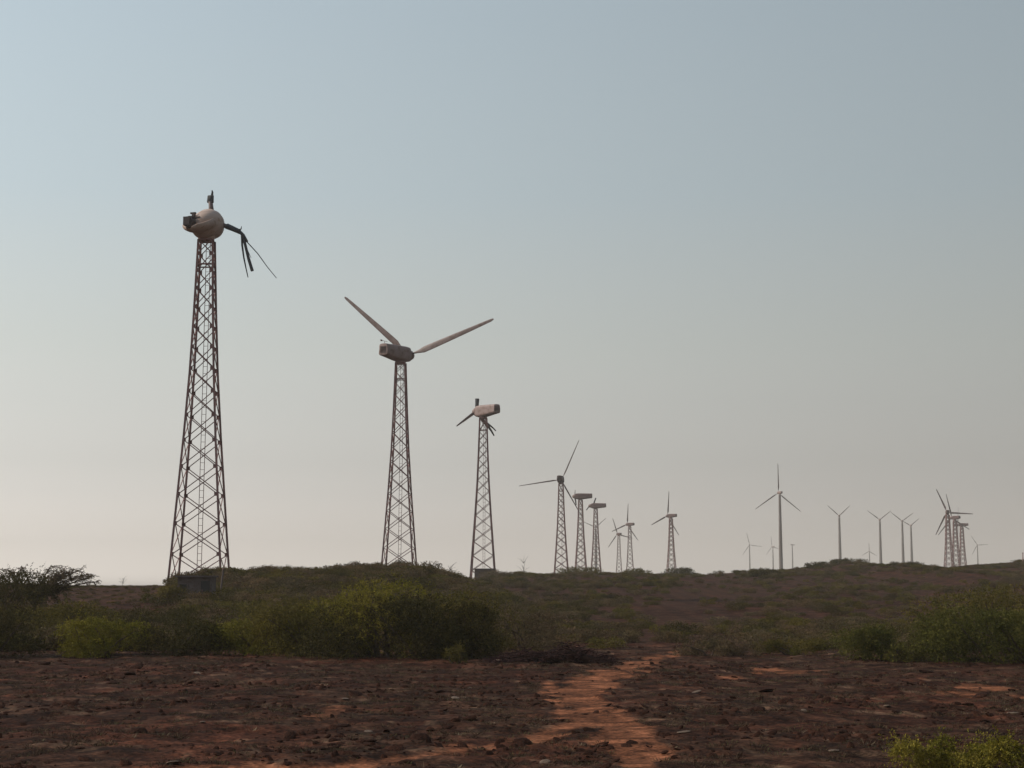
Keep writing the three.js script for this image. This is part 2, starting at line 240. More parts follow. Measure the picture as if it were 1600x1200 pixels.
function turbine(spec) {
  const { x, z, H, kind, yaw, R, phis, label, group, turn = 0, detail = false, chord = 1, top } = spec;
  const y0 = height(x, z) - (kind === 'tube' ? 0.2 : 0), t = thing(kind === 'tube' ? 'tubular_wind_turbine' : 'lattice_wind_turbine', label, 'wind turbine', [x, y0, z], group);
  const TH = top - y0, ax = TH + 1.25, ya = yaw * rad, hub = V3(Math.sin(ya) * 1.95, ax, -Math.cos(ya) * 1.95);
  if (kind === 'tube') {
    const r0 = spec.r0 || 1.25, pr = [[r0 * 1.12, 0], [r0, 0.4], [r0 * 0.96, TH * 0.3], [r0 * 0.955, TH * 0.3 + 0.1], [r0 * 0.76, TH * 0.66], [r0 * 0.75, TH * 0.66 + 0.1], [r0 * 0.55, TH], [0.02, TH + 0.02]].map(p => new THREE.Vector2(p[0], p[1]));
    mesh('tower', new THREE.LatheGeometry(pr, 20), towerPaint, t);
  } else latticeTower(t, TH, turn, detail, spec.legW, spec.braceW);
  const n = mesh('nacelle', nacelleGeo, spec.shell || shellDull, t); n.position.y = ax; n.rotation.y = -ya; if (kind === 'tube') n.scale.set(0.95, 0.95, 0.95); if (spec.small) n.scale.setScalar(spec.small);
  const nk = mesh('neck', neckGeo, shellDull, n); nk.position.y = -1.1;
  if (kind !== 'tube') mesh('rear_vent', ventGeo, machine, n);
  const hb = mesh('hub', hubGeo, shellDull, t); hb.position.y = ax; hb.rotation.y = -ya;
  for (const p of phis) { const [ang, to = 1] = Array.isArray(p) ? p : [p]; aim(mesh('blade', blade(R, chord, to), bladeMat, t), ya, ang * rad, hub); }
  return { t, n, hub, ax, ya, TH };
}
// the wrecked machine nearest the camera
{
  const x = -26.95, z = -147, y0 = height(x, z), TH = 32.35 - y0;
  const t = thing('lattice_wind_turbine', 'tall wrecked lattice wind turbine with egg shaped cover and torn hanging blade', 'wind turbine', [x, y0, z]);
  latticeTower(t, TH, 0, true, 0.19, 0.08, true);
  const ya = 17 * rad, ax = TH + 1.5, hub = V3(Math.sin(ya) * 0.9, ax + 0.52, -Math.cos(ya) * 1.2);
  const rings = []; // blunt front fairing, seen from behind
  for (const [zz, r, yc] of [[1.85, 0.02, -0.62], [1.78, 0.45, -0.58], [1.4, 0.85, -0.45], [0.7, 1.18, -0.22], [-0.1, 1.33, 0], [-0.8, 1.3, 0.05], [-1.4, 1.12, 0.1], [-1.85, 0.8, 0.12], [-2.1, 0.35, 0.12], [-2.14, 0.02, 0.12]]) rings.push(squircle(zz, r * 1.86, r * 2.08, yc, 32, 0.92));
  const cover = mesh('nacelle_cover', boxUV(loft(rings)), shell, t); cover.position.y = ax; cover.rotation.y = -ya;
  // lower half shell left behind under the open machinery
  const tr = [], m = 17; for (const [zz, r, yc, lift] of [[3.3, 0.3, -0.95, 0.05], [3.1, 0.72, -0.72, 0.05], [2.4, 0.98, -0.5, 0.1], [1.5, 1.12, -0.3, 0.3], [0.6, 1.18, -0.15, 0.6], [0, 1.2, -0.1, 0.7]]) { const o = [], inn = []; for (let k = 0; k < m; k++) { const a = Math.PI + lift * -1 + (Math.PI + 2 * lift) * k / (m - 1); o.push([Math.cos(a) * r, yc + Math.sin(a) * r * 0.78, zz]); inn.unshift([Math.cos(a) * (r - 0.06), yc + Math.sin(a) * (r - 0.06) * 0.78 + 0.03, zz]); } tr.push([...o, ...inn]); }
  const tray = mesh('lower_shell', boxUV(loft(tr, false)), shell, t); tray.position.y = ax; tray.rotation.y = -ya; tray.userData.label = 'pointed lower half of the broken nacelle shell';
  const gen = mesh('generator', boxUV(mergeGeometries([flat(new THREE.CylinderGeometry(0.44, 0.44, 1.2, 16).rotateX(Math.PI / 2).translate(-0.5, -0.3, 2.0)), flat(new THREE.BoxGeometry(0.62, 0.72, 0.2).translate(-0.56, -0.22, 2.62)), flat(new THREE.BoxGeometry(0.4, 0.22, 0.5).translate(-0.5, 0.2, 1.9))])), machine, t); gen.position.y = ax; gen.rotation.y = -ya;
  const gear = mesh('gearbox', boxUV(mergeGeometries([flat(new THREE.BoxGeometry(0.9, 0.9, 0.8).translate(-0.35, -0.1, 1.2)), flat(new THREE.BoxGeometry(0.24, 0.4, 0.3).translate(-0.62, 0.5, 1.25)), flat(new THREE.BoxGeometry(0.5, 0.14, 0.2).translate(-0.68, 0.74, 1.25))])), machine, t); gear.position.y = ax; gear.rotation.y = -ya;
  const nk = mesh('neck', boxUV(new THREE.CylinderGeometry(0.95, 0.68, 0.8, 20)), shell, t); nk.position.y = TH + 0.45;
  const hb = mesh('hub', boxUV(new THREE.CylinderGeometry(0.6, 0.6, 0.9, 16).rotateX(Math.PI / 2)), machine, t); hb.position.copy(hub); hb.rotation.y = -ya;
  // upright blade stub: spar, split box of laminate, a splinter
  const loc = (o, r, dx, dy, dz) => { const c = Math.cos(ya), s = Math.sin(ya); return V3(hub.x + dx * c - dz * s, hub.y + dy, hub.z + dx * s + dz * c); };
  const stub = mesh('blade_stub', boxUV(limb([loc(0, 0, 0, 0.2, 0), loc(0, 0, -0.1, 1.0, 0), loc(0, 0, -0.19, 1.75, 0)], 0.27, 0.19, 8)), bladeMat, t);
  const sb = mesh('split_laminate', boxUV(loft([[1.62, 0.42, 0], [1.7, 0.56, -0.02], [2.25, 0.5, 0], [2.32, 0.44, 0.04]].map(([y, w, dx]) => [[-w / 2, -0.12], [w / 2, -0.12], [w / 2, 0.12], [-w / 2, 0.12]].map(([a, b]) => { const p = loc(0, 0, -0.19 + dx + a, y, b); return [p.x, p.y, p.z]; })))), torn, stub);
  mesh('splinter', boxUV(limb([loc(0, 0, -0.08, 2.25, 0), loc(0, 0, -0.02, 2.6, 0.02), loc(0, 0, -0.06, 2.78, 0.02)], 0.13, 0.05, 5)), torn, stub);
  // drooping broken blade on the right with strips hanging from its end
  const arm = mesh('broken_blade', boxUV(limb([loc(0, 0, 0.3, -0.12, 0), loc(0, 0, 1.0, -0.42, 0), loc(0, 0, 1.55, -0.62, 0)], 0.24, 0.2, 8)), bladeMat, t); arm.userData.label = 'broken blade root sticking out with torn strips';
  mesh('torn_skin', boxUV(limb([loc(0, 0, 1.45, -0.58, 0), loc(0, 0, 2.0, -0.82, 0), loc(0, 0, 2.55, -1.08, 0), loc(0, 0, 2.75, -1.2, 0)], 0.27, 0.2, 7)), torn, arm);
  const strip = (pts, r0, r1) => mesh('hanging_strip', boxUV(limb(pts.map(([a, b, c]) => loc(0, 0, a, b, c)), r0, r1, 5)), torn, arm);
  strip([[2.62, -1.0, 0.03], [2.86, -0.9, 0], [2.9, -0.68, 0.02]], 0.09, 0.03);
  strip([[2.6, -1.05, 0.02], [3.1, -1.5, 0], [3.5, -2.1, 0.05]], 0.18, 0.11);
  strip([[2.95, -1.4, 0], [3.02, -2.4, 0.05], [3.2, -3.5, 0.05], [3.4, -4.4, 0.02], [3.62, -5.3, 0]], 0.11, 0.04);
  strip([[3.1, -1.7, 0.05], [3.4, -2.6, 0.1], [3.7, -3.7, 0.08], [4.05, -4.75, 0.05]], 0.12, 0.15);
  strip([[3.3, -1.9, 0.1], [3.6, -2.9, 0.15], [3.95, -3.6, 0.15]], 0.05, 0.02);
  strip([[3.3, -1.95, 0], [4.5, -3.2, 0], [5.5, -4.5, 0.03], [6.35, -5.5, 0]], 0.05, 0.03);
}
{ // second machine: two blades left
  const r = turbine({ x: -15.05, z: -227, H: 30, kind: 'lattice', yaw: 30, R: 14.0, phis: [16.5, 140.4], turn: -4 * rad, detail: true, top: 31.97, legW: 0.21, braceW: 0.09, label: 'lattice wind turbine with two raised blades spread in a wide V' });
  const mast = mesh('wind_vane', boxUV(mergeGeometries([flat(limb([V3(0, 0.7, 3.7), V3(0, 1.25, 3.9)], 0.035, 0.03, 5)), flat(limb([V3(0, 1.25, 3.2), V3(0, 1.25, 4.6)], 0.03, 0.03, 5)), flat(new THREE.BoxGeometry(0.03, 0.22, 0.4).translate(0, 1.25, 4.6))])), steel, r.n);
}
{ // third machine: stripped rotor
  const r = turbine({ x: -5.2, z: -303, H: 30, kind: 'lattice', yaw: -38, R: 13.2, phis: [], turn: -2 * rad, detail: true, top: 31.97, legW: 0.23, braceW: 0.10, label: 'lattice wind turbine with short pink nacelle and only snapped blade stumps' });
  const c = Math.cos(r.ya), s = Math.sin(r.ya), loc = (a, b, d = 0) => V3(r.hub.x + a * c - d * s, r.hub.y + b, r.hub.z + a * s + d * c);
  aim(mesh('blade_stub', blade(5.3, 0.62, 1), bladeMat, r.t), r.ya, 213 * rad, r.hub);
  mesh('blade_stub', boxUV(limb([loc(0, 0.3), loc(0.1, 1.4), loc(0.15, 2.4)], 0.3, 0.4, 6)), torn, r.t);
  const b = mesh('broken_blade', boxUV(limb([loc(0.4, -0.5), loc(2.0, -1.9), loc(2.7, -2.7)], 0.28, 0.38, 6)), bladeMat, r.t);
  mesh('hanging_strip', boxUV(limb([loc(2.5, -2.3), loc(3.4, -3.3), loc(4.0, -4.1)], 0.24, 0.12, 5)), torn, b);
  mesh('hanging_strip', boxUV(limb([loc(2.4, -1.9), loc(3.6, -2.6), loc(4.4, -3.2)], 0.18, 0.1, 5)), torn, b);
}
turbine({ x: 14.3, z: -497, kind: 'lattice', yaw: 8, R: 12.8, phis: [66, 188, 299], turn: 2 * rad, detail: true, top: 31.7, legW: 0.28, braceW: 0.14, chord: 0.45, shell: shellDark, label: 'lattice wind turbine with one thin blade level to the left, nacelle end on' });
{
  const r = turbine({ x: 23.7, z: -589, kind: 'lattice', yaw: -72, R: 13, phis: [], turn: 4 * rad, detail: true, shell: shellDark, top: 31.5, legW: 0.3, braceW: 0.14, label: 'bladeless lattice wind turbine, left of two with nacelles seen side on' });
  const q = (a, b) => V3(r.hub.x + a, r.hub.y + b, r.hub.z);
  mesh('blade_stub', boxUV(limb([q(0, -0.3), q(0.25, -1.6), q(0.4, -3.0)], 0.3, 0.22, 6)), torn, r.t); mesh('blade_stub', boxUV(limb([q(0, 0.3), q(0.05, 1.2), q(0.1, 2.2)], 0.18, 0.1, 6)), bladeMat, r.t);
}
{
  const r = turbine({ x: 32.55, z: -662, kind: 'lattice', yaw: -70, R: 13, phis: [], turn: 2 * rad, detail: true, shell: shellDark, top: 31.6, legW: 0.3, braceW: 0.14, label: 'lattice wind turbine with a bent stump upright, right of two side on nacelles' });
  const q = (a, b) => V3(r.hub.x + a, r.hub.y + b, r.hub.z);
  mesh('blade_stub', boxUV(limb([q(1.0, 0.3), q(1.5, 1.7), q(2.0, 3.1)], 0.34, 0.26, 6)), torn, r.t); mesh('blade_stub', boxUV(limb([q(0, -0.1), q(-0.9, -0.5), q(-1.7, -1.7)], 0.3, 0.18, 6)), torn, r.t);
}
const far = 'turbines far off in the haze';
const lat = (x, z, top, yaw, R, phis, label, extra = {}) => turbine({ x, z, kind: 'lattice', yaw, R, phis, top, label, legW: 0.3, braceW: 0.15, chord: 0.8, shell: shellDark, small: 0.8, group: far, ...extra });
const tub = (x, z, top, yaw, R, phis, label, extra = {}) => turbine({ x, z, kind: 'tube', yaw, R, phis, top, label, small: 0.75, chord: 0.78, group: far, ...extra });
lat(64.7, -1032, 31.6, -20, 10.2, [108, -13, 233], 'faint lattice turbine half overlapped by its darker neighbour, blades like a Y on its side');
lat(59.1, -855, 31.2, -35, 10.6, [86, 201, 312], 'lattice turbine with one blade straight up, beside the faint overlapped one');
lat(69.4, -743, 31.0, -40, 10.9, [85, 203, 310], 'lone three bladed lattice turbine standing between the cluster and the tall tubular one', { turn: 6 * rad });
lat(181.9, -710, 31.2, 10, 10.6, [113, -4, 243], 'lattice turbine with a level blade to the right, leftmost of the right hand cluster');
lat(197.1, -757, 30.7, -25, 11, [105, 225, -27], 'middle lattice turbine of the right hand cluster, two blades drooping');
lat(226.0, -855, 31.0, -60, 9.5, [78, 180, 296], 'rightmost and lowest lattice turbine of the right hand cluster');
tub(146.2, -927, 51.0, -12, 16.2, [90, 214, 322], 'tall tubular turbine standing alone with one blade straight up', { r0: 1.12 });
tub(238.3, -1238, 51.0, 6, 11, [137, 43, 270], 'tubular turbine with blades in a Y rising behind the round bush mound');
tub(283.8, -1312, 51.0, 6, 11.5, [142, 38, 270], 'tubular turbine in a Y, leftmost of three in a row');
tub(307.0, -1338, 50.9, 8, 11, [140, 36, 268], 'tubular turbine in a Y, middle of three in a row');
tub(337.7, -1440, 50.9, 4, 9.5, [150, 40, 272], 'tubular turbine in a Y, rightmost and lowest of three in a row');
tub(71.6, -1456, 49.9, 0, 12, [155, 42, 277], 'turbine with raised V blades almost hidden behind the side on nacelle tower');
tub(601.1, -2200, 52.4, 10, 14, [2, 122, 242], 'very faint turbine with a level blade, right of the right hand cluster', { r0: 1.1, chord: 0.95 });
tub(306.8, -2200, 52.4, 10, 16, [103, -8, 235], 'very faint turbine left of the tall lone tubular turbine', { r0: 1.1, chord: 0.95 });
tub(352.2, -2300, 52.2, -30, 14.5, [95, -12, 228], 'faintest turbine just left of the tall lone tubular tower', { r0: 1.1, chord: 0.95 });
tub(362.0, -2200, 52.4, 40, 6, [[0, 0.5]], 'faint bare tubular tower just right of the tall lone turbine', { r0: 1.1, chord: 0.95 });
tub(492.9, -2350, 47.1, 0, 12, [90, 210, 330], 'barely visible turbine between the mound and the three in a row', { r0: 1.1, chord: 0.95 });

// ------------------------------------------------------------------ small structures by the first tower
{
  const x = -17.9, z = -97, y = baseHeight(x, z) - 0.15;
  const plaster = new THREE.MeshStandardMaterial({ name: 'grey cement plaster', color: new THREE.Color().setRGB(0.19, 0.15, 0.145), map: shellTex, roughness: 0.95 }), darkPaint = new THREE.MeshStandardMaterial({ name: 'dark steel door paint', color: new THREE.Color().setRGB(0.03, 0.026, 0.024), roughness: 0.7 });
  const k = thing('control_hut', 'small grey flat roofed hut with dark openings below the wrecked turbine', 'hut', [x, y, z]);
  mesh('wall', boxUV(new THREE.BoxGeometry(1.9, 1.3, 1.5).translate(0, 0.65, 0)), plaster, k);
  mesh('roof', boxUV(new THREE.BoxGeometry(2.15, 0.1, 1.75).translate(0, 1.352, 0)), plaster, k);
  const w = mesh('window', boxUV(mergeGeometries([flat(new THREE.BoxGeometry(0.5, 0.05, 0.06).translate(-0.62, 0.93, 0.78)), flat(new THREE.BoxGeometry(0.5, 0.05, 0.06).translate(-0.62, 0.42, 0.78)), flat(new THREE.BoxGeometry(0.05, 0.46, 0.06).translate(-0.845, 0.675, 0.78)), flat(new THREE.BoxGeometry(0.05, 0.46, 0.06).translate(-0.395, 0.675, 0.78))])), plaster, k);
  mesh('shutter', boxUV(new THREE.BoxGeometry(0.4, 0.46, 0.02).translate(-0.62, 0.675, 0.763)), darkPaint, w);
  const d = mesh('door', boxUV(new THREE.BoxGeometry(0.5, 1.08, 0.03).translate(0.62, 0.545, 0.768)), darkPaint, k);
  mesh('handle', boxUV(new THREE.BoxGeometry(0.03, 0.14, 0.04).translate(0.45, 0.55, 0.8)), steel, d);
  const py = baseHeight(-16.4, -96) - 0.2, p = thing('fence_post', 'thin grey leaning post beside the small hut', 'post', [-16.4, py, -96]);
  mesh('post', boxUV(limb([V3(0, 0, 0), V3(0.06, 0.9, 0), V3(0.16, 1.85, 0)], 0.06, 0.05, 7)), plaster, p);
  mesh('cap', boxUV(new THREE.CylinderGeometry(0.06, 0.065, 0.05, 8).translate(0.163, 1.87, 0)), steel, p);
  const hx = -4.6, hz = -288, h2 = thing('control_hut', 'low brown hut between the feet of the stripped pink turbine', 'hut', [hx, height(hx, hz) - 0.2, hz]);
  mesh('wall', boxUV(new THREE.BoxGeometry(3.4, 2.7, 2.4).translate(0, 1.35, 0)), plaster, h2); mesh('roof', boxUV(new THREE.BoxGeometry(3.8, 0.16, 2.7).translate(0, 2.783, 0)), plaster, h2);
  mesh('door', boxUV(new THREE.BoxGeometry(0.8, 1.6, 0.04).translate(0.5, 0.85, 1.223)), darkPaint, h2);
  const qx = 71.3 + 1.6, qz = -252, q = thing('utility_pole', 'thin dark pole on the skyline near the right edge', 'pole', [qx + 2.6, height(qx + 2.6, qz) - 0.2, qz]);
  mesh('pole', boxUV(limb([V3(0, 0, 0), V3(0.02, 0.9, 0), V3(0.03, 1.75, 0)], 0.08, 0.06, 7)), steel, q); mesh('insulator', boxUV(new THREE.CylinderGeometry(0.09, 0.07, 0.16, 8).translate(0.03, 1.8, 0)), steel, q);
}

// ------------------------------------------------------------------ vegetation
const leafMaterial = new THREE.MeshPhysicalMaterial({ name: 'small thorn bush leaves', vertexColors: true, roughness: 0.95, transmission: 0.22, thickness: 0, side: THREE.DoubleSide, specularIntensity: 0.2 });
const bark = new THREE.MeshPhysicalMaterial({ specularIntensity: 0.15, name: 'grey brown bark', color: new THREE.Color().setRGB(0.10, 0.07, 0.055), roughness: 0.95 });
const PAL = {
  bright: [[0.20, 0.168, 0.018], [0.145, 0.13, 0.015], [0.24, 0.19, 0.03]],
  olive: [[0.115, 0.09, 0.018], [0.088, 0.074, 0.015], [0.145, 0.108, 0.025]],
  dark: [[0.068, 0.052, 0.014], [0.054, 0.046, 0.012], [0.088, 0.066, 0.02]],
  dusty: [[0.135, 0.092, 0.046], [0.105, 0.08, 0.038], [0.155, 0.102, 0.056]],
  green: [[0.088, 0.082, 0.014], [0.07, 0.07, 0.012], [0.115, 0.1, 0.02]],
};
class Leaves {
  constructor() { this.p = []; this.c = []; }
  add(o, dir, out, len, wid, col) { // a folded pointed leaflet from o along dir
    const s = V3().crossVectors(dir, out); if (s.lengthSq() < 1e-6) s.set(1, 0, 0); s.normalize().multiplyScalar(wid / 2);
    const mid = o.clone().addScaledVector(dir, len * 0.45), tip = o.clone().addScaledVector(dir, len), a = mid.clone().add(s), b = mid.clone().sub(s);
    this.p.push(o.x, o.y, o.z, a.x, a.y, a.z, tip.x, tip.y, tip.z, o.x, o.y, o.z, tip.x, tip.y, tip.z, b.x, b.y, b.z); for (let i = 0; i < 6; i++) this.c.push(col[0], col[1], col[2]);
  }
  geo() { const g = new THREE.BufferGeometry(); g.setAttribute('position', new THREE.Float32BufferAttribute(this.p, 3)); g.setAttribute('color', new THREE.Float32BufferAttribute(this.c, 3)); g.computeVertexNormals(); return g; }
}
function onSphere(r) { const u = r() * 2 - 1, t = r() * 2 * Math.PI, s = Math.sqrt(1 - u * u); return V3(s * Math.cos(t), u, s * Math.sin(t)); }
// a thicket w wide, d deep and h high standing on y = 0
function shrubParts(seed, w, h, d, n, leaf, pal, shoots = 0.25) {
  leaf *= 0.72; n *= 1.8;
  const r = rngOf(seed), L = new Leaves(), lobes = [], k = Math.max(8, Math.round(w * d * 1.25 + 8));
  for (let i = 0; i < k; i++) {
    const t = r() * 2 * Math.PI, q = Math.sqrt(r()) * 0.82, dome = Math.sqrt(Math.max(0.05, 1 - q * q)), x = Math.cos(t) * q * w / 2, z = Math.sin(t) * q * d / 2, rr = h * (0.17 + 0.15 * r()) * (0.75 + 0.25 * dome);
    const topY = h * (0.45 + 0.55 * dome * (0.72 + 0.28 * r())), y = Math.max(rr * 0.6, (topY - rr) * (i % (h < w * 0.33 ? 2 : 3) ? 1 : i % 6 ? 0.2 + 0.4 * r() : 0.1));
    lobes.push({ x, y, z, r: rr, tint: r(), pal: pal[Math.floor(r() * 3)], w: rr * rr });
  }
  const tot = lobes.reduce((s, l) => s + l.w, 0);
  const colour = (l) => { const m = 0.72 + 0.5 * r(), o = pal[Math.floor(r() * 3)], f = 0.4 * r(); return [0, 1, 2].map(c => lerp(l.pal[c], o[c], f) * m * (0.85 + 0.3 * l.tint)); };
  for (const l of lobes) {
    const cnt = Math.round(n * 1.55 * l.w / tot), sprays = Math.max(3, Math.round(cnt / 7));
    for (let s = 0; s < sprays; s++) {
      const dir = onSphere(r); dir.y = dir.y * 0.85 + 0.12; dir.normalize();
      const long = r() < shoots * 0.35, rad0 = l.r * (0.62 + 0.38 * Math.sqrt(r())), o = V3(l.x, l.y, l.z).add(V3(dir.x * rad0 * 1.15, dir.y * rad0 * 0.9, dir.z * rad0 * 1.15));
      if (o.y < 0.03) o.y = 0.03 + r() * 0.1;
      const grow = dir.clone().add(onSphere(r).multiplyScalar(0.7)).add(V3(0, 0.25, 0)).normalize(), len = leaf * (long ? 7 + 7 * r() : 2.2 + 2.5 * r()), m = long ? 13 : 7, col = colour(l);
      for (let i = 0; i < m; i++) {
        const t = (i + r() * 0.6) / m, p = o.clone().addScaledVector(grow, len * t); p.y -= len * t * t * 0.35; if (p.y < 0.02) continue;
        const ld = grow.clone().multiplyScalar(0.5).add(onSphere(r)).normalize(), j = 0.85 + 0.3 * r(), sz = leaf * (0.7 + 0.7 * r());
        L.add(p, ld, onSphere(r), sz, sz * 0.42, col.map(c => c * j));
      }
    }
  }
  const stems = [];
  const tall = lobes.slice().sort((p, q) => q.y - p.y); for (let i = 0; i < Math.min(6, k); i++) { const l = tall[i], b = V3((r() - 0.5) * w * 0.25, -0.12, (r() - 0.5) * d * 0.25), e = V3(l.x, l.y, l.z), m = b.clone().lerp(e, 0.5).add(V3((r() - 0.5) * 0.3, 0.12 * h, (r() - 0.5) * 0.3)); stems.push(limb([b, m, e], 0.02 + 0.018 * h, 0.012, 5)); }
  return { foliage: L.geo(), stems };
}
let shrubSeed = 100;
function shrub(x, z, w, h, d, n, leaf, pal, label, group, name = 'shrub') {
  const t = thing(name, label, 'shrub', [x, baseHeight(x, z) - (group ? 0.25 : 0.02), z], group), p = shrubParts(shrubSeed++, w, h, d, n, leaf, PAL[pal], group ? 0 : 0.25);
  mesh('foliage', p.foliage, leafMaterial, t); for (const s of p.stems) mesh('stem', s, bark, t); return t;
}
// the hedge line at the far edge of the field
shrub(-3.3, -52.2, 7.2, 2.05, 4.4, 17000, 0.085, 'dark', 'largest round thorn bush at the field edge, below the V bladed turbine');
shrub(-3.9, -52.9, 5.0, 2.55, 2.6, 9000, 0.08, 'bright', 'yellow green crown rising from the back of the largest bush');
shrub(-1.6, -52.9, 3.4, 2.15, 3.0, 6500, 0.08, 'olive', 'green bush joined to the right flank of the largest bush');
shrub(-6.4, -53.4, 3.8, 1.85, 3.0, 7000, 0.08, 'olive', 'mid height olive bush on the left flank of the largest bush');
shrub(-18.9, -92.5, 2.8, 1.0, 1.6, 2600, 0.09, 'olive', 'small olive bush growing against the grey hut');
shrub(0.3, -56.0, 2.6, 1.7, 2.6, 4000, 0.075, 'dusty', 'brownish fuzzy bush at the right end of the hedge line');
shrub(-8.2, -54.3, 3.4, 1.25, 3.0, 6500, 0.08, 'bright', 'low yellow green bush between the largest bush and the dark hollow');
shrub(-10.3, -53.8, 3.2, 1.2, 2.6, 6000, 0.08, 'dark', 'dark low bush with a shadowed hollow beneath, left part of the hedge');
shrub(-12.8, -53.4, 3.2, 1.3, 2.8, 6500, 0.08, 'bright', 'bright green low bush, second from the left edge');
shrub(-16.4, -52.6, 4.2, 1.75, 3.4, 8000, 0.08, 'dark', 'dull dark bush cut by the left edge at the field margin');
shrub(-21.6, -72, 6.2, 2.85, 4.6, 10000, 0.10, 'dark', 'tall dark thicket at the left edge under the spreading thorn tree');
shrub(-17.4, -66, 5.0, 1.6, 4.0, 7000, 0.09, 'olive', 'olive thicket in front of the spreading thorn tree');
shrub(-14.3, -70, 5.0, 1.35, 4.0, 6000, 0.09, 'dark', 'dull low thicket behind the bright green bush on the left');
shrub(-9.6, -74, 6.0, 1.5, 4.4, 7000, 0.10, 'olive', 'broad low thicket behind the hedge, below the small hut');
shrub(14.2, -49.6, 6.4, 1.75, 4.4, 15000, 0.085, 'green', 'big green bush at the right edge of the field');
shrub(11.4, -50.8, 4.2, 1.1, 3.0, 7000, 0.08, 'green', 'lower green bush in front of the big right hand bush');
shrub(16.4, -58, 6.4, 2.35, 4.4, 8000, 0.09, 'olive', 'taller olive bush behind the big right hand bush');
shrub(7.0, -20.5, 5.8, 0.5, 2.7, 20000, 0.042, 'bright', 'low yellow green plant filling the bottom right corner', undefined, 'low_plant');
shrub(-1.56, -48.9, 0.5, 0.52, 0.5, 700, 0.06, 'olive', 'tiny round grey green bush in front of the largest bush');
shrub(6.4, -53.6, 3.4, 0.5, 2.2, 3500, 0.06, 'dusty', 'flat dusty patch of brush right of the footpath end');
shrub(9.0, -55, 2.6, 0.45, 2.0, 2800, 0.06, 'olive', 'flat olive patch of brush between the path and the right bushes');
// bushes that make the skyline
const crown = 'bushes on the skyline';
for (const [x, z, w, h, d, pal, label] of [
  [-22.2, -128, 4.6, 1.3, 4, 'dusty', 'humped scrub bush in front of the right feet of the wrecked turbine'], [-18.6, -131, 4.4, 1.25, 4, 'dusty', 'low scrub hump just right of the wrecked turbine'], [-15.6, -132, 4.4, 1.15, 4, 'olive', 'rounded scrub hump halfway between the two nearest turbines'], [-11.9, -132, 5, 1.3, 4, 'dusty', 'scrub hump left of the V bladed turbine feet'], [-7.7, -133, 6.2, 1.25, 4, 'dusty', 'broad hump of scrub hiding the feet of the V bladed turbine'], [-4.2, -133, 4.4, 0.6, 4, 'olive', 'low scrub right of the V bladed turbine feet'],
  [-2.6, -262, 5.4, 1.9, 4, 'dusty', 'flat topped bush at the feet of the stripped pink turbine'], [10.2, -257, 7.5, 1.45, 5, 'olive', 'low wide bush below the two side on nacelles'], [18.8, -257, 5, 1.35, 4, 'olive', 'low bush below the faint overlapped turbine'], [24.8, -256, 7, 1.6, 5, 'dark', 'bush with a steep right end below the lone lattice turbine'], [46.2, -253, 7, 0.95, 6, 'dark', 'left part of the round bush mound by the tall tubular turbine'], [50.2, -254, 7, 0.95, 6, 'dark', 'right part of the round bush mound by the Y turbine'], [40.6, -250, 3.4, 0.5, 3, 'dusty', 'small bush at the foot of the tall tubular turbine'], [31.5, -215, 5, 1.2, 4, 'dark', 'dark green bush halfway up the far slope right of centre'], [51.0, -222, 7, 0.8, 5, 'dark', 'dark bush on the slope right of the round mound'],
]) shrub(x, z, w, h, d, 5000, 0.15, pal, label, crown);

// spreading thorn tree on the left
{
  const r = rngOf(77), x = -20.7, z = -74, t = thing('thorn_tree', 'spreading flat topped thorn tree with bare twigs on the left skyline', 'tree', [x, baseHeight(x, z) - 0.1, z]), L = new Leaves();
  mesh('trunk', limb([V3(0, -0.1, 0), V3(0.1, 0.7, 0.05), V3(0.0, 1.7, 0)], 0.13, 0.08, 8), bark, t);
  const limbs = [[1.35, 1.45, 0.3], [2.3, 1.15, 0.1], [2.75, 0.65, -0.2], [0.6, 1.75, -0.4], [-1.0, 1.4, 0.3], [-1.7, 1.0, -0.3], [1.6, 1.05, 0.9], [1.9, 1.55, -0.6], [-0.4, 1.7, 0.6], [2.1, 0.9, 0.5], [1.0, 1.2, -0.7], [2.5, 0.95, 0.3], [1.5, 1.3, 0.1]];
  for (const [dx, dy, dz] of limbs) {
    const g = [], a = V3(0.02, 1.15 + r() * 0.4, 0), e = V3(dx, 1.85 + dy * 0.6, dz), m = a.clone().lerp(e, 0.45).add(V3(-dx * 0.08, 0.3, 0));
    const cv = new THREE.QuadraticBezierCurve3(a, m, e); g.push(limb(cv.getPoints(7), 0.05, 0.016, 5));
    for (let i = 0; i < 34; i++) {
      const s = cv.getPoint(0.3 + 0.7 * r()), out = V3(dx * 0.5, 0.05, dz * 0.5).normalize().multiplyScalar(0.35).add(onSphere(r)).normalize(), len = 0.2 + 0.5 * r(); out.y *= 0.38;
      const p2 = s.clone().addScaledVector(out, len * 0.5).add(V3(0, 0.05, 0)), p3 = s.clone().addScaledVector(out, len); g.push(limb([s, p2, p3], 0.014, 0.006, 4));
      for (let k = 0; k < 20; k++) { const o = s.clone().lerp(p3, 0.2 + 0.8 * r()).add(onSphere(r).multiplyScalar(0.05)), c = PAL.dusty[Math.floor(r() * 3)], j = 0.7 + 0.5 * r(); if (r() < 0.75) L.add(o, onSphere(r), onSphere(r), 0.05 + 0.06 * r(), 0.03, c.map(v => v * j)); }
    }
    mesh('branch', mergeGeometries(g.map(flat)), bark, t);
  }
  mesh('foliage', L.geo(), leafMaterial, t);
}
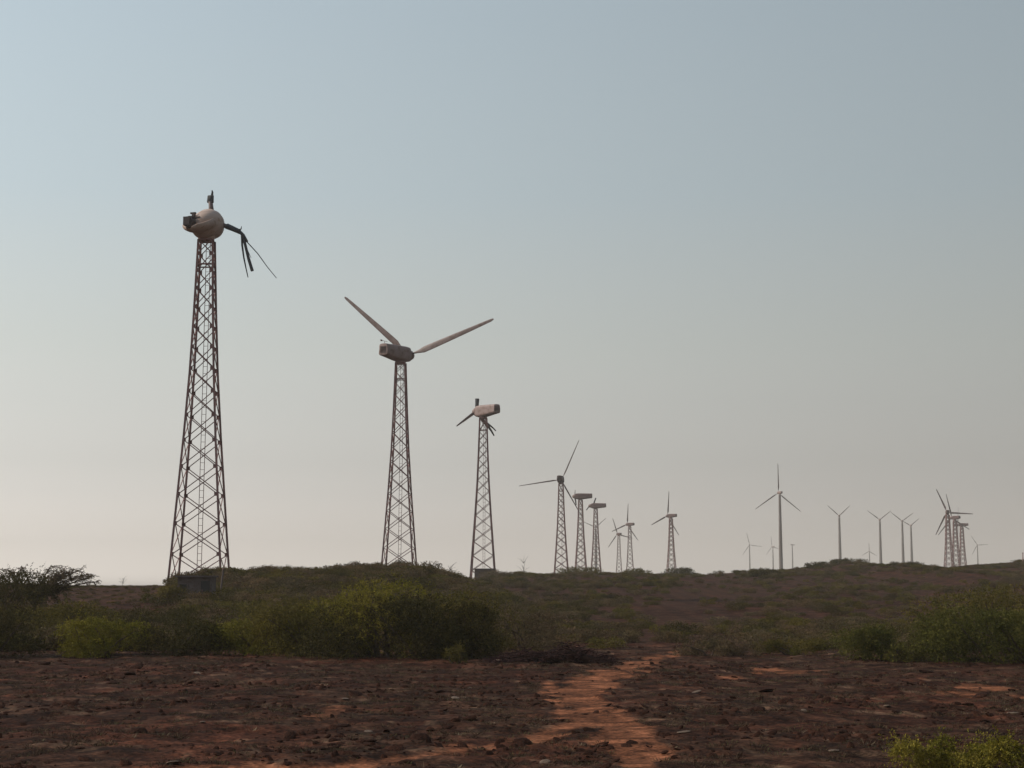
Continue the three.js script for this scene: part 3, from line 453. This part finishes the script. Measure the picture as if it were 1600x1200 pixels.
// wispy bare saplings along the left ridge
for (const [x, z, h, label] of [[-29.2, -128, 0.75, 'wispy bare sapling on the skyline left of the wrecked turbine'], [-4.9, -132, 1.35, 'tall wispy bare sapling between the second and third towers'], [1.6, -250, 2.4, 'thin bare sapling on the skyline right of the stripped turbine'], [64.2, -248, 1.4, 'tiny bare sapling right of the three tubular turbines']]) {
  const r = rngOf(Math.round(x * 31 + 900)), t = thing('bare_sapling', label, 'sapling', [x, baseHeight(x, z) - 0.05, z]), s = h;
  mesh('stem', limb([V3(0, 0, 0), V3(0.05 * s, 0.5 * s, 0), V3(0.16 * s, s, 0)], 0.022 * s, 0.008, 5), bark, t);
  for (let i = 0; i < 9; i++) { const y = (0.25 + 0.65 * r()) * s, o = V3(0.06 * s * y / s, y, 0), e = o.clone().add(V3((r() - 0.45) * 0.9 * s, (0.15 + 0.35 * r()) * s, (r() - 0.5) * 0.5 * s)); mesh('twig', limb([o, o.clone().lerp(e, 0.5).add(V3(0, 0.05 * s, 0)), e], 0.011 * s, 0.005, 4), bark, t); }
}
// scrub that covers the slopes
{
  const r = rngOf(4242), protos = ['dusty', 'olive', 'dark'].map((p, i) => shrubParts(900 + i, 1.7, 0.8, 1.6, 760, 0.11, PAL[p], 0).foliage), lists = [[], [], []];
  for (let i = 0; i < 60000 && lists[0].length + lists[1].length + lists[2].length < 6500; i++) {
    const D = 58 + 215 * r() ** 1.25, x = (r() * 2 - 1) * (D * 0.335 + 4), z = -D, left = 1 - ss(-5, 3, x - (D - 60) * 0.02);
    const patch = ss(0.47, 0.60, fbm(x * 0.055 + 9, z * 0.05 + 2, 4)), track = Math.abs(x - (5.5 + (D - 57) * 0.12)) < 1.5 + D * 0.01 ? 0.2 : 1;
    const dens = left * (D < 137 ? 0.85 : 0.3) + (1 - left) * (D < 75 ? 0.14 + 0.3 * patch : 0.22 + 0.75 * patch) * track;
    if (r() > dens * 0.5) continue;
    if (left > 0.5 && D > 91 && D < 100 && Math.abs(x + 17.7) < 2) continue;
    const s = (0.45 + 0.75 * r()) * (left > 0.5 ? 0.85 : 0.6) * (x < -0.198 * D && D > 80 ? 0.25 : 1), kind = r() < 0.5 ? 0 : r() < 0.6 ? 1 : 2;
    lists[kind].push(new THREE.Matrix4().compose(V3(x, baseHeight(x, z) - 0.03, z), new THREE.Quaternion().setFromAxisAngle(V3(0, 1, 0), r() * 6.28), V3(s * (1 + 0.5 * r()), s * (0.7 + 0.4 * r()), s * (1 + 0.5 * r()))));
  }
  lists.forEach((l, i) => { const m = new THREE.InstancedMesh(protos[i], leafMaterial, l.length); m.name = 'scrub'; m.castShadow = m.receiveShadow = true; const c = new THREE.Color(); l.forEach((q, k) => { m.setMatrixAt(k, q); const j = 0.75 + 0.5 * r(); m.setColorAt(k, c.setRGB(j * (0.95 + 0.15 * r()), j, j * (0.9 + 0.2 * r()))); }); tag(m, ['dusty brown scrub covering the slopes', 'olive scrub covering the slopes', 'dark green scrub covering the slopes'][i], 'scrub', null, 'stuff'); });
}
// dry weeds and litter on the field
{
  const r = rngOf(818), straw = new THREE.MeshPhysicalMaterial({ specularIntensity: 0.1, name: 'dead weed stalks', color: 0xffffff, roughness: 1, side: THREE.DoubleSide, vertexColors: true });
  const tuft = (seed, n, hh, sp, cols) => { const q = rngOf(seed), L = new Leaves(); for (let i = 0; i < n; i++) { const t = q() * 6.28, o = V3(Math.cos(t) * sp * q(), 0, Math.sin(t) * sp * q()), d = V3(Math.cos(t) * (0.4 + q()), 0.35 + q(), Math.sin(t) * (0.4 + q())).normalize(); L.add(o, d, onSphere(q), hh * (0.5 + q()), 0.005 + 0.006 * q(), cols[Math.floor(q() * cols.length)]); } return L.geo(); };
  const kinds = [tuft(1, 34, 0.09, 0.13, [[0.09, 0.06, 0.038], [0.065, 0.04, 0.028], [0.12, 0.08, 0.05]]), tuft(2, 30, 0.07, 0.16, [[0.07, 0.05, 0.036], [0.055, 0.036, 0.028], [0.10, 0.095, 0.04]]), tuft(3, 16, 0.12, 0.10, [[0.28, 0.22, 0.14], [0.2, 0.15, 0.10], [0.12, 0.09, 0.06]])];
  const lists = kinds.map(() => []);
  for (let i = 0; i < 42000; i++) {
    const D = 17.5 + 42 * r(), x = (r() * 2 - 1) * (D * 0.33 + 1), z = -D; if (r() > ss(0.36, 0.62, fbm(x * 0.8 + 3, z * 0.6 + 60, 3)) * 0.3 + 0.03) continue; if (trackMask(x, z) > 0.25 && r() > 0.06) continue;
    const s = 0.35 + 0.6 * r(), k = r() < 0.45 ? 0 : r() < 0.9 ? 1 : 2; lists[k].push(new THREE.Matrix4().compose(V3(x, height(x, z) - 0.008, z), new THREE.Quaternion().setFromAxisAngle(V3(0, 1, 0), r() * 6.28), V3(s, s * (0.6 + 0.6 * r()), s)));
  }
  lists.forEach((l, i) => { const m = new THREE.InstancedMesh(kinds[i], straw, l.length); m.name = 'dry_weeds'; m.castShadow = m.receiveShadow = true; l.forEach((q, k) => m.setMatrixAt(k, q)); tag(m, ['brown dead weeds scattered over the field', 'dark withered weeds scattered over the field', 'pale straw scattered over the field'][i], 'weeds', null, 'stuff'); });
}
// clods and stones
function lump(seed, flatness = 0.65) { const r = rngOf(seed), g = new THREE.IcosahedronGeometry(1, 1), p = g.attributes.position, o = r() * 50; for (let i = 0; i < p.count; i++) { const v = V3().fromBufferAttribute(p, i), k = 0.72 + 0.55 * fbm(v.x * 1.3 + o, v.y * 1.3 + v.z * 1.7 + o, 2); p.setXYZ(i, v.x * k, v.y * k * flatness, v.z * k); } g.computeVertexNormals(); return g; }
const clodMat = new THREE.MeshPhysicalMaterial({ specularIntensity: 0.1, name: 'dark soil clod', color: new THREE.Color().setRGB(0.07, 0.032, 0.022), roughness: 1, map: soilMap }), stoneMat = new THREE.MeshStandardMaterial({ name: 'pale limestone', color: new THREE.Color().setRGB(0.26, 0.175, 0.12), roughness: 0.95, map: soilMap });
{
  const r = rngOf(5151), geos = [lump(1), lump(2), lump(3, 0.5)], lists = [[], [], []];
  for (let i = 0; i < 30000; i++) { const D = 17.5 + 45 * r(), x = (r() * 2 - 1) * (D * 0.33 + 1), z = -D; if (r() > ss(0.4, 0.66, fbm(x * 0.5 + 13, z * 0.4 + 6, 4)) ** 1.5 * 0.55 + 0.05) continue; if (trackMask(x, z) > 0.2 && r() > 0.1) continue; const s = 0.012 + 0.04 * r() ** 3; lists[i % 3].push(new THREE.Matrix4().compose(V3(x, height(x, z) + s * 0.2, z), new THREE.Quaternion().setFromEuler(new THREE.Euler(r() * 0.6, r() * 6, r() * 0.6)), V3(s * (1 + 1.4 * r()), s * (0.6 + 0.5 * r()), s * (1 + 1.4 * r())))); }
  lists.forEach((l, i) => { const m = new THREE.InstancedMesh(geos[i], clodMat, l.length), c = new THREE.Color(); m.name = 'soil_crumbs'; m.castShadow = m.receiveShadow = true; l.forEach((q, k) => { m.setMatrixAt(k, q); const j = 0.7 + 0.7 * r(); m.setColorAt(k, c.setRGB(j * 1.05, j, j * 0.95)); }); tag(m, ['small dark soil crumbs strewn over the field', 'rounded dark soil crumbs strewn over the field', 'flat dark soil crumbs strewn over the field'][i], 'soil', null, 'stuff'); });
  // larger clods one can pick out
  for (let i = 0, tries = 0; i < 70 && tries < 2000; tries++) { const D = 18.5 + 30 * r() ** 1.3, x = (r() * 2 - 1) * D * 0.29, z = -D; if (trackMask(x, z) > 0.15) continue; const s = 0.04 + 0.05 * r(), m = mesh('soil_clod', geos[i % 3], clodMat); m.position.set(x, height(x, z) + s * 0.2, z); m.rotation.set(r() * 0.4, r() * 6, r() * 0.4); m.scale.set(s * (1.3 + 1.3 * r()), s * (0.7 + 0.4 * r()), s * (1 + r())); tag(m, 'large dark clod of earth lying on the field', 'clod', 'large clods on the field'); i++; }
  for (const [x, z, s] of [[0.41, -21.5, 0.05], [4.2, -22.6, 0.055], [2.55, -25.6, 0.045], [6.9, -31.7, 0.06], [-3.2, -33, 0.05], [-4.9, -27.3, 0.05], [-4.1, -20.9, 0.07], [5.1, -30.1, 0.045], [-1.1, -33.2, 0.06], [8.6, -29.6, 0.05], [-7.9, -43, 0.07], [-2.2, -26.4, 0.04], [3.8, -35.5, 0.05], [-0.9, -36.6, 0.05]]) { const m = mesh('pale_stone', geos[Math.floor(r() * 3)], stoneMat); m.position.set(x, height(x, z) + s * 0.3, z); m.rotation.set(r() * 0.3, r() * 6, r() * 0.3); m.scale.set(s * (1.2 + r()), s * 0.42, s * (1 + 0.5 * r())); tag(m, 'small pale stone lying on the dark soil', 'stone', 'pale stones on the field'); }
}
// heap of dark thorn cuttings beside the hedge and a pale stick before it
{
  const r = rngOf(99), x = 1.1, z = -48.9, t = thing('brush_pile', 'low dark heap of cut thorn branches left of the footpath', 'brush pile', [x, baseHeight(x, z), z]);
  const twigMat = new THREE.MeshPhysicalMaterial({ name: 'dark dead twigs', specularIntensity: 0.05, color: new THREE.Color().setRGB(0.045, 0.024, 0.022), roughness: 1 }), g = [];
  const top = (a) => 0.62 * Math.exp(-(((a - 0.55) / 0.55) ** 2)) + 0.42 * Math.exp(-(((a + 0.75) / 0.7) ** 2)) + 0.2 * Math.exp(-(((a - 1.4) / 0.4) ** 2));
  for (let i = 0; i < 900; i++) { const a = (r() * 2 - 1) * 1.75, b = (r() * 2 - 1) * 0.7, y = top(a) * Math.sqrt(Math.max(0, 1 - b * b / 0.6)) * (0.15 + 0.85 * r()), d = onSphere(r); d.y *= 0.35; const len = 0.12 + 0.3 * r(), s = V3(a, Math.max(0.02, y), b), e = s.clone().addScaledVector(d, len); e.y = Math.max(0.02, e.y); g.push(flat(limb([s, s.clone().lerp(e, 0.5).add(V3(0, 0.03, 0)), e], 0.014, 0.006, 4))); }
  mesh('twigs', mergeGeometries(g), twigMat, t).userData.kind = 'stuff';
  const soil = loft([-1.9, -1.4, -0.8, -0.3, 0.2, 0.6, 1.1, 1.6, 2.0].map(a => { const h = Math.max(0.02, top(a) * 0.82), ring = []; for (let k = 0; k < 10; k++) { const q = k / 9 * Math.PI, n = 0.85 + 0.3 * vnoise(a * 5 + 3, k * 0.9); ring.push([a, -0.1 + Math.sin(q) * h * n + 0.02, Math.cos(q) * (0.3 + h * 0.7) * n]); } return ring; }));
  mesh('earth_mound', boxUV(soil), clodMat, t);
  const st = thing('fallen_stick', 'pale forked stick lying before the dark brush heap', 'stick', [-0.42, height(-0.42, -49.0) + 0.03, -49.0]), stickMat = new THREE.MeshStandardMaterial({ name: 'bleached wood', color: new THREE.Color().setRGB(0.42, 0.32, 0.25), roughness: 0.9 });
  mesh('stick', limb([V3(-0.1, 0, 0), V3(0.1, 0.03, 0.02), V3(0.35, 0.12, 0)], 0.03, 0.02, 6), stickMat, st); mesh('fork', limb([V3(0.1, 0.03, 0.02), V3(0.26, 0.02, 0.1)], 0.018, 0.01, 5), stickMat, st);
}
scene.traverse(o => { if (o.isMesh) o.castShadow = o.receiveShadow = true; });
renderer.render(scene, camera);
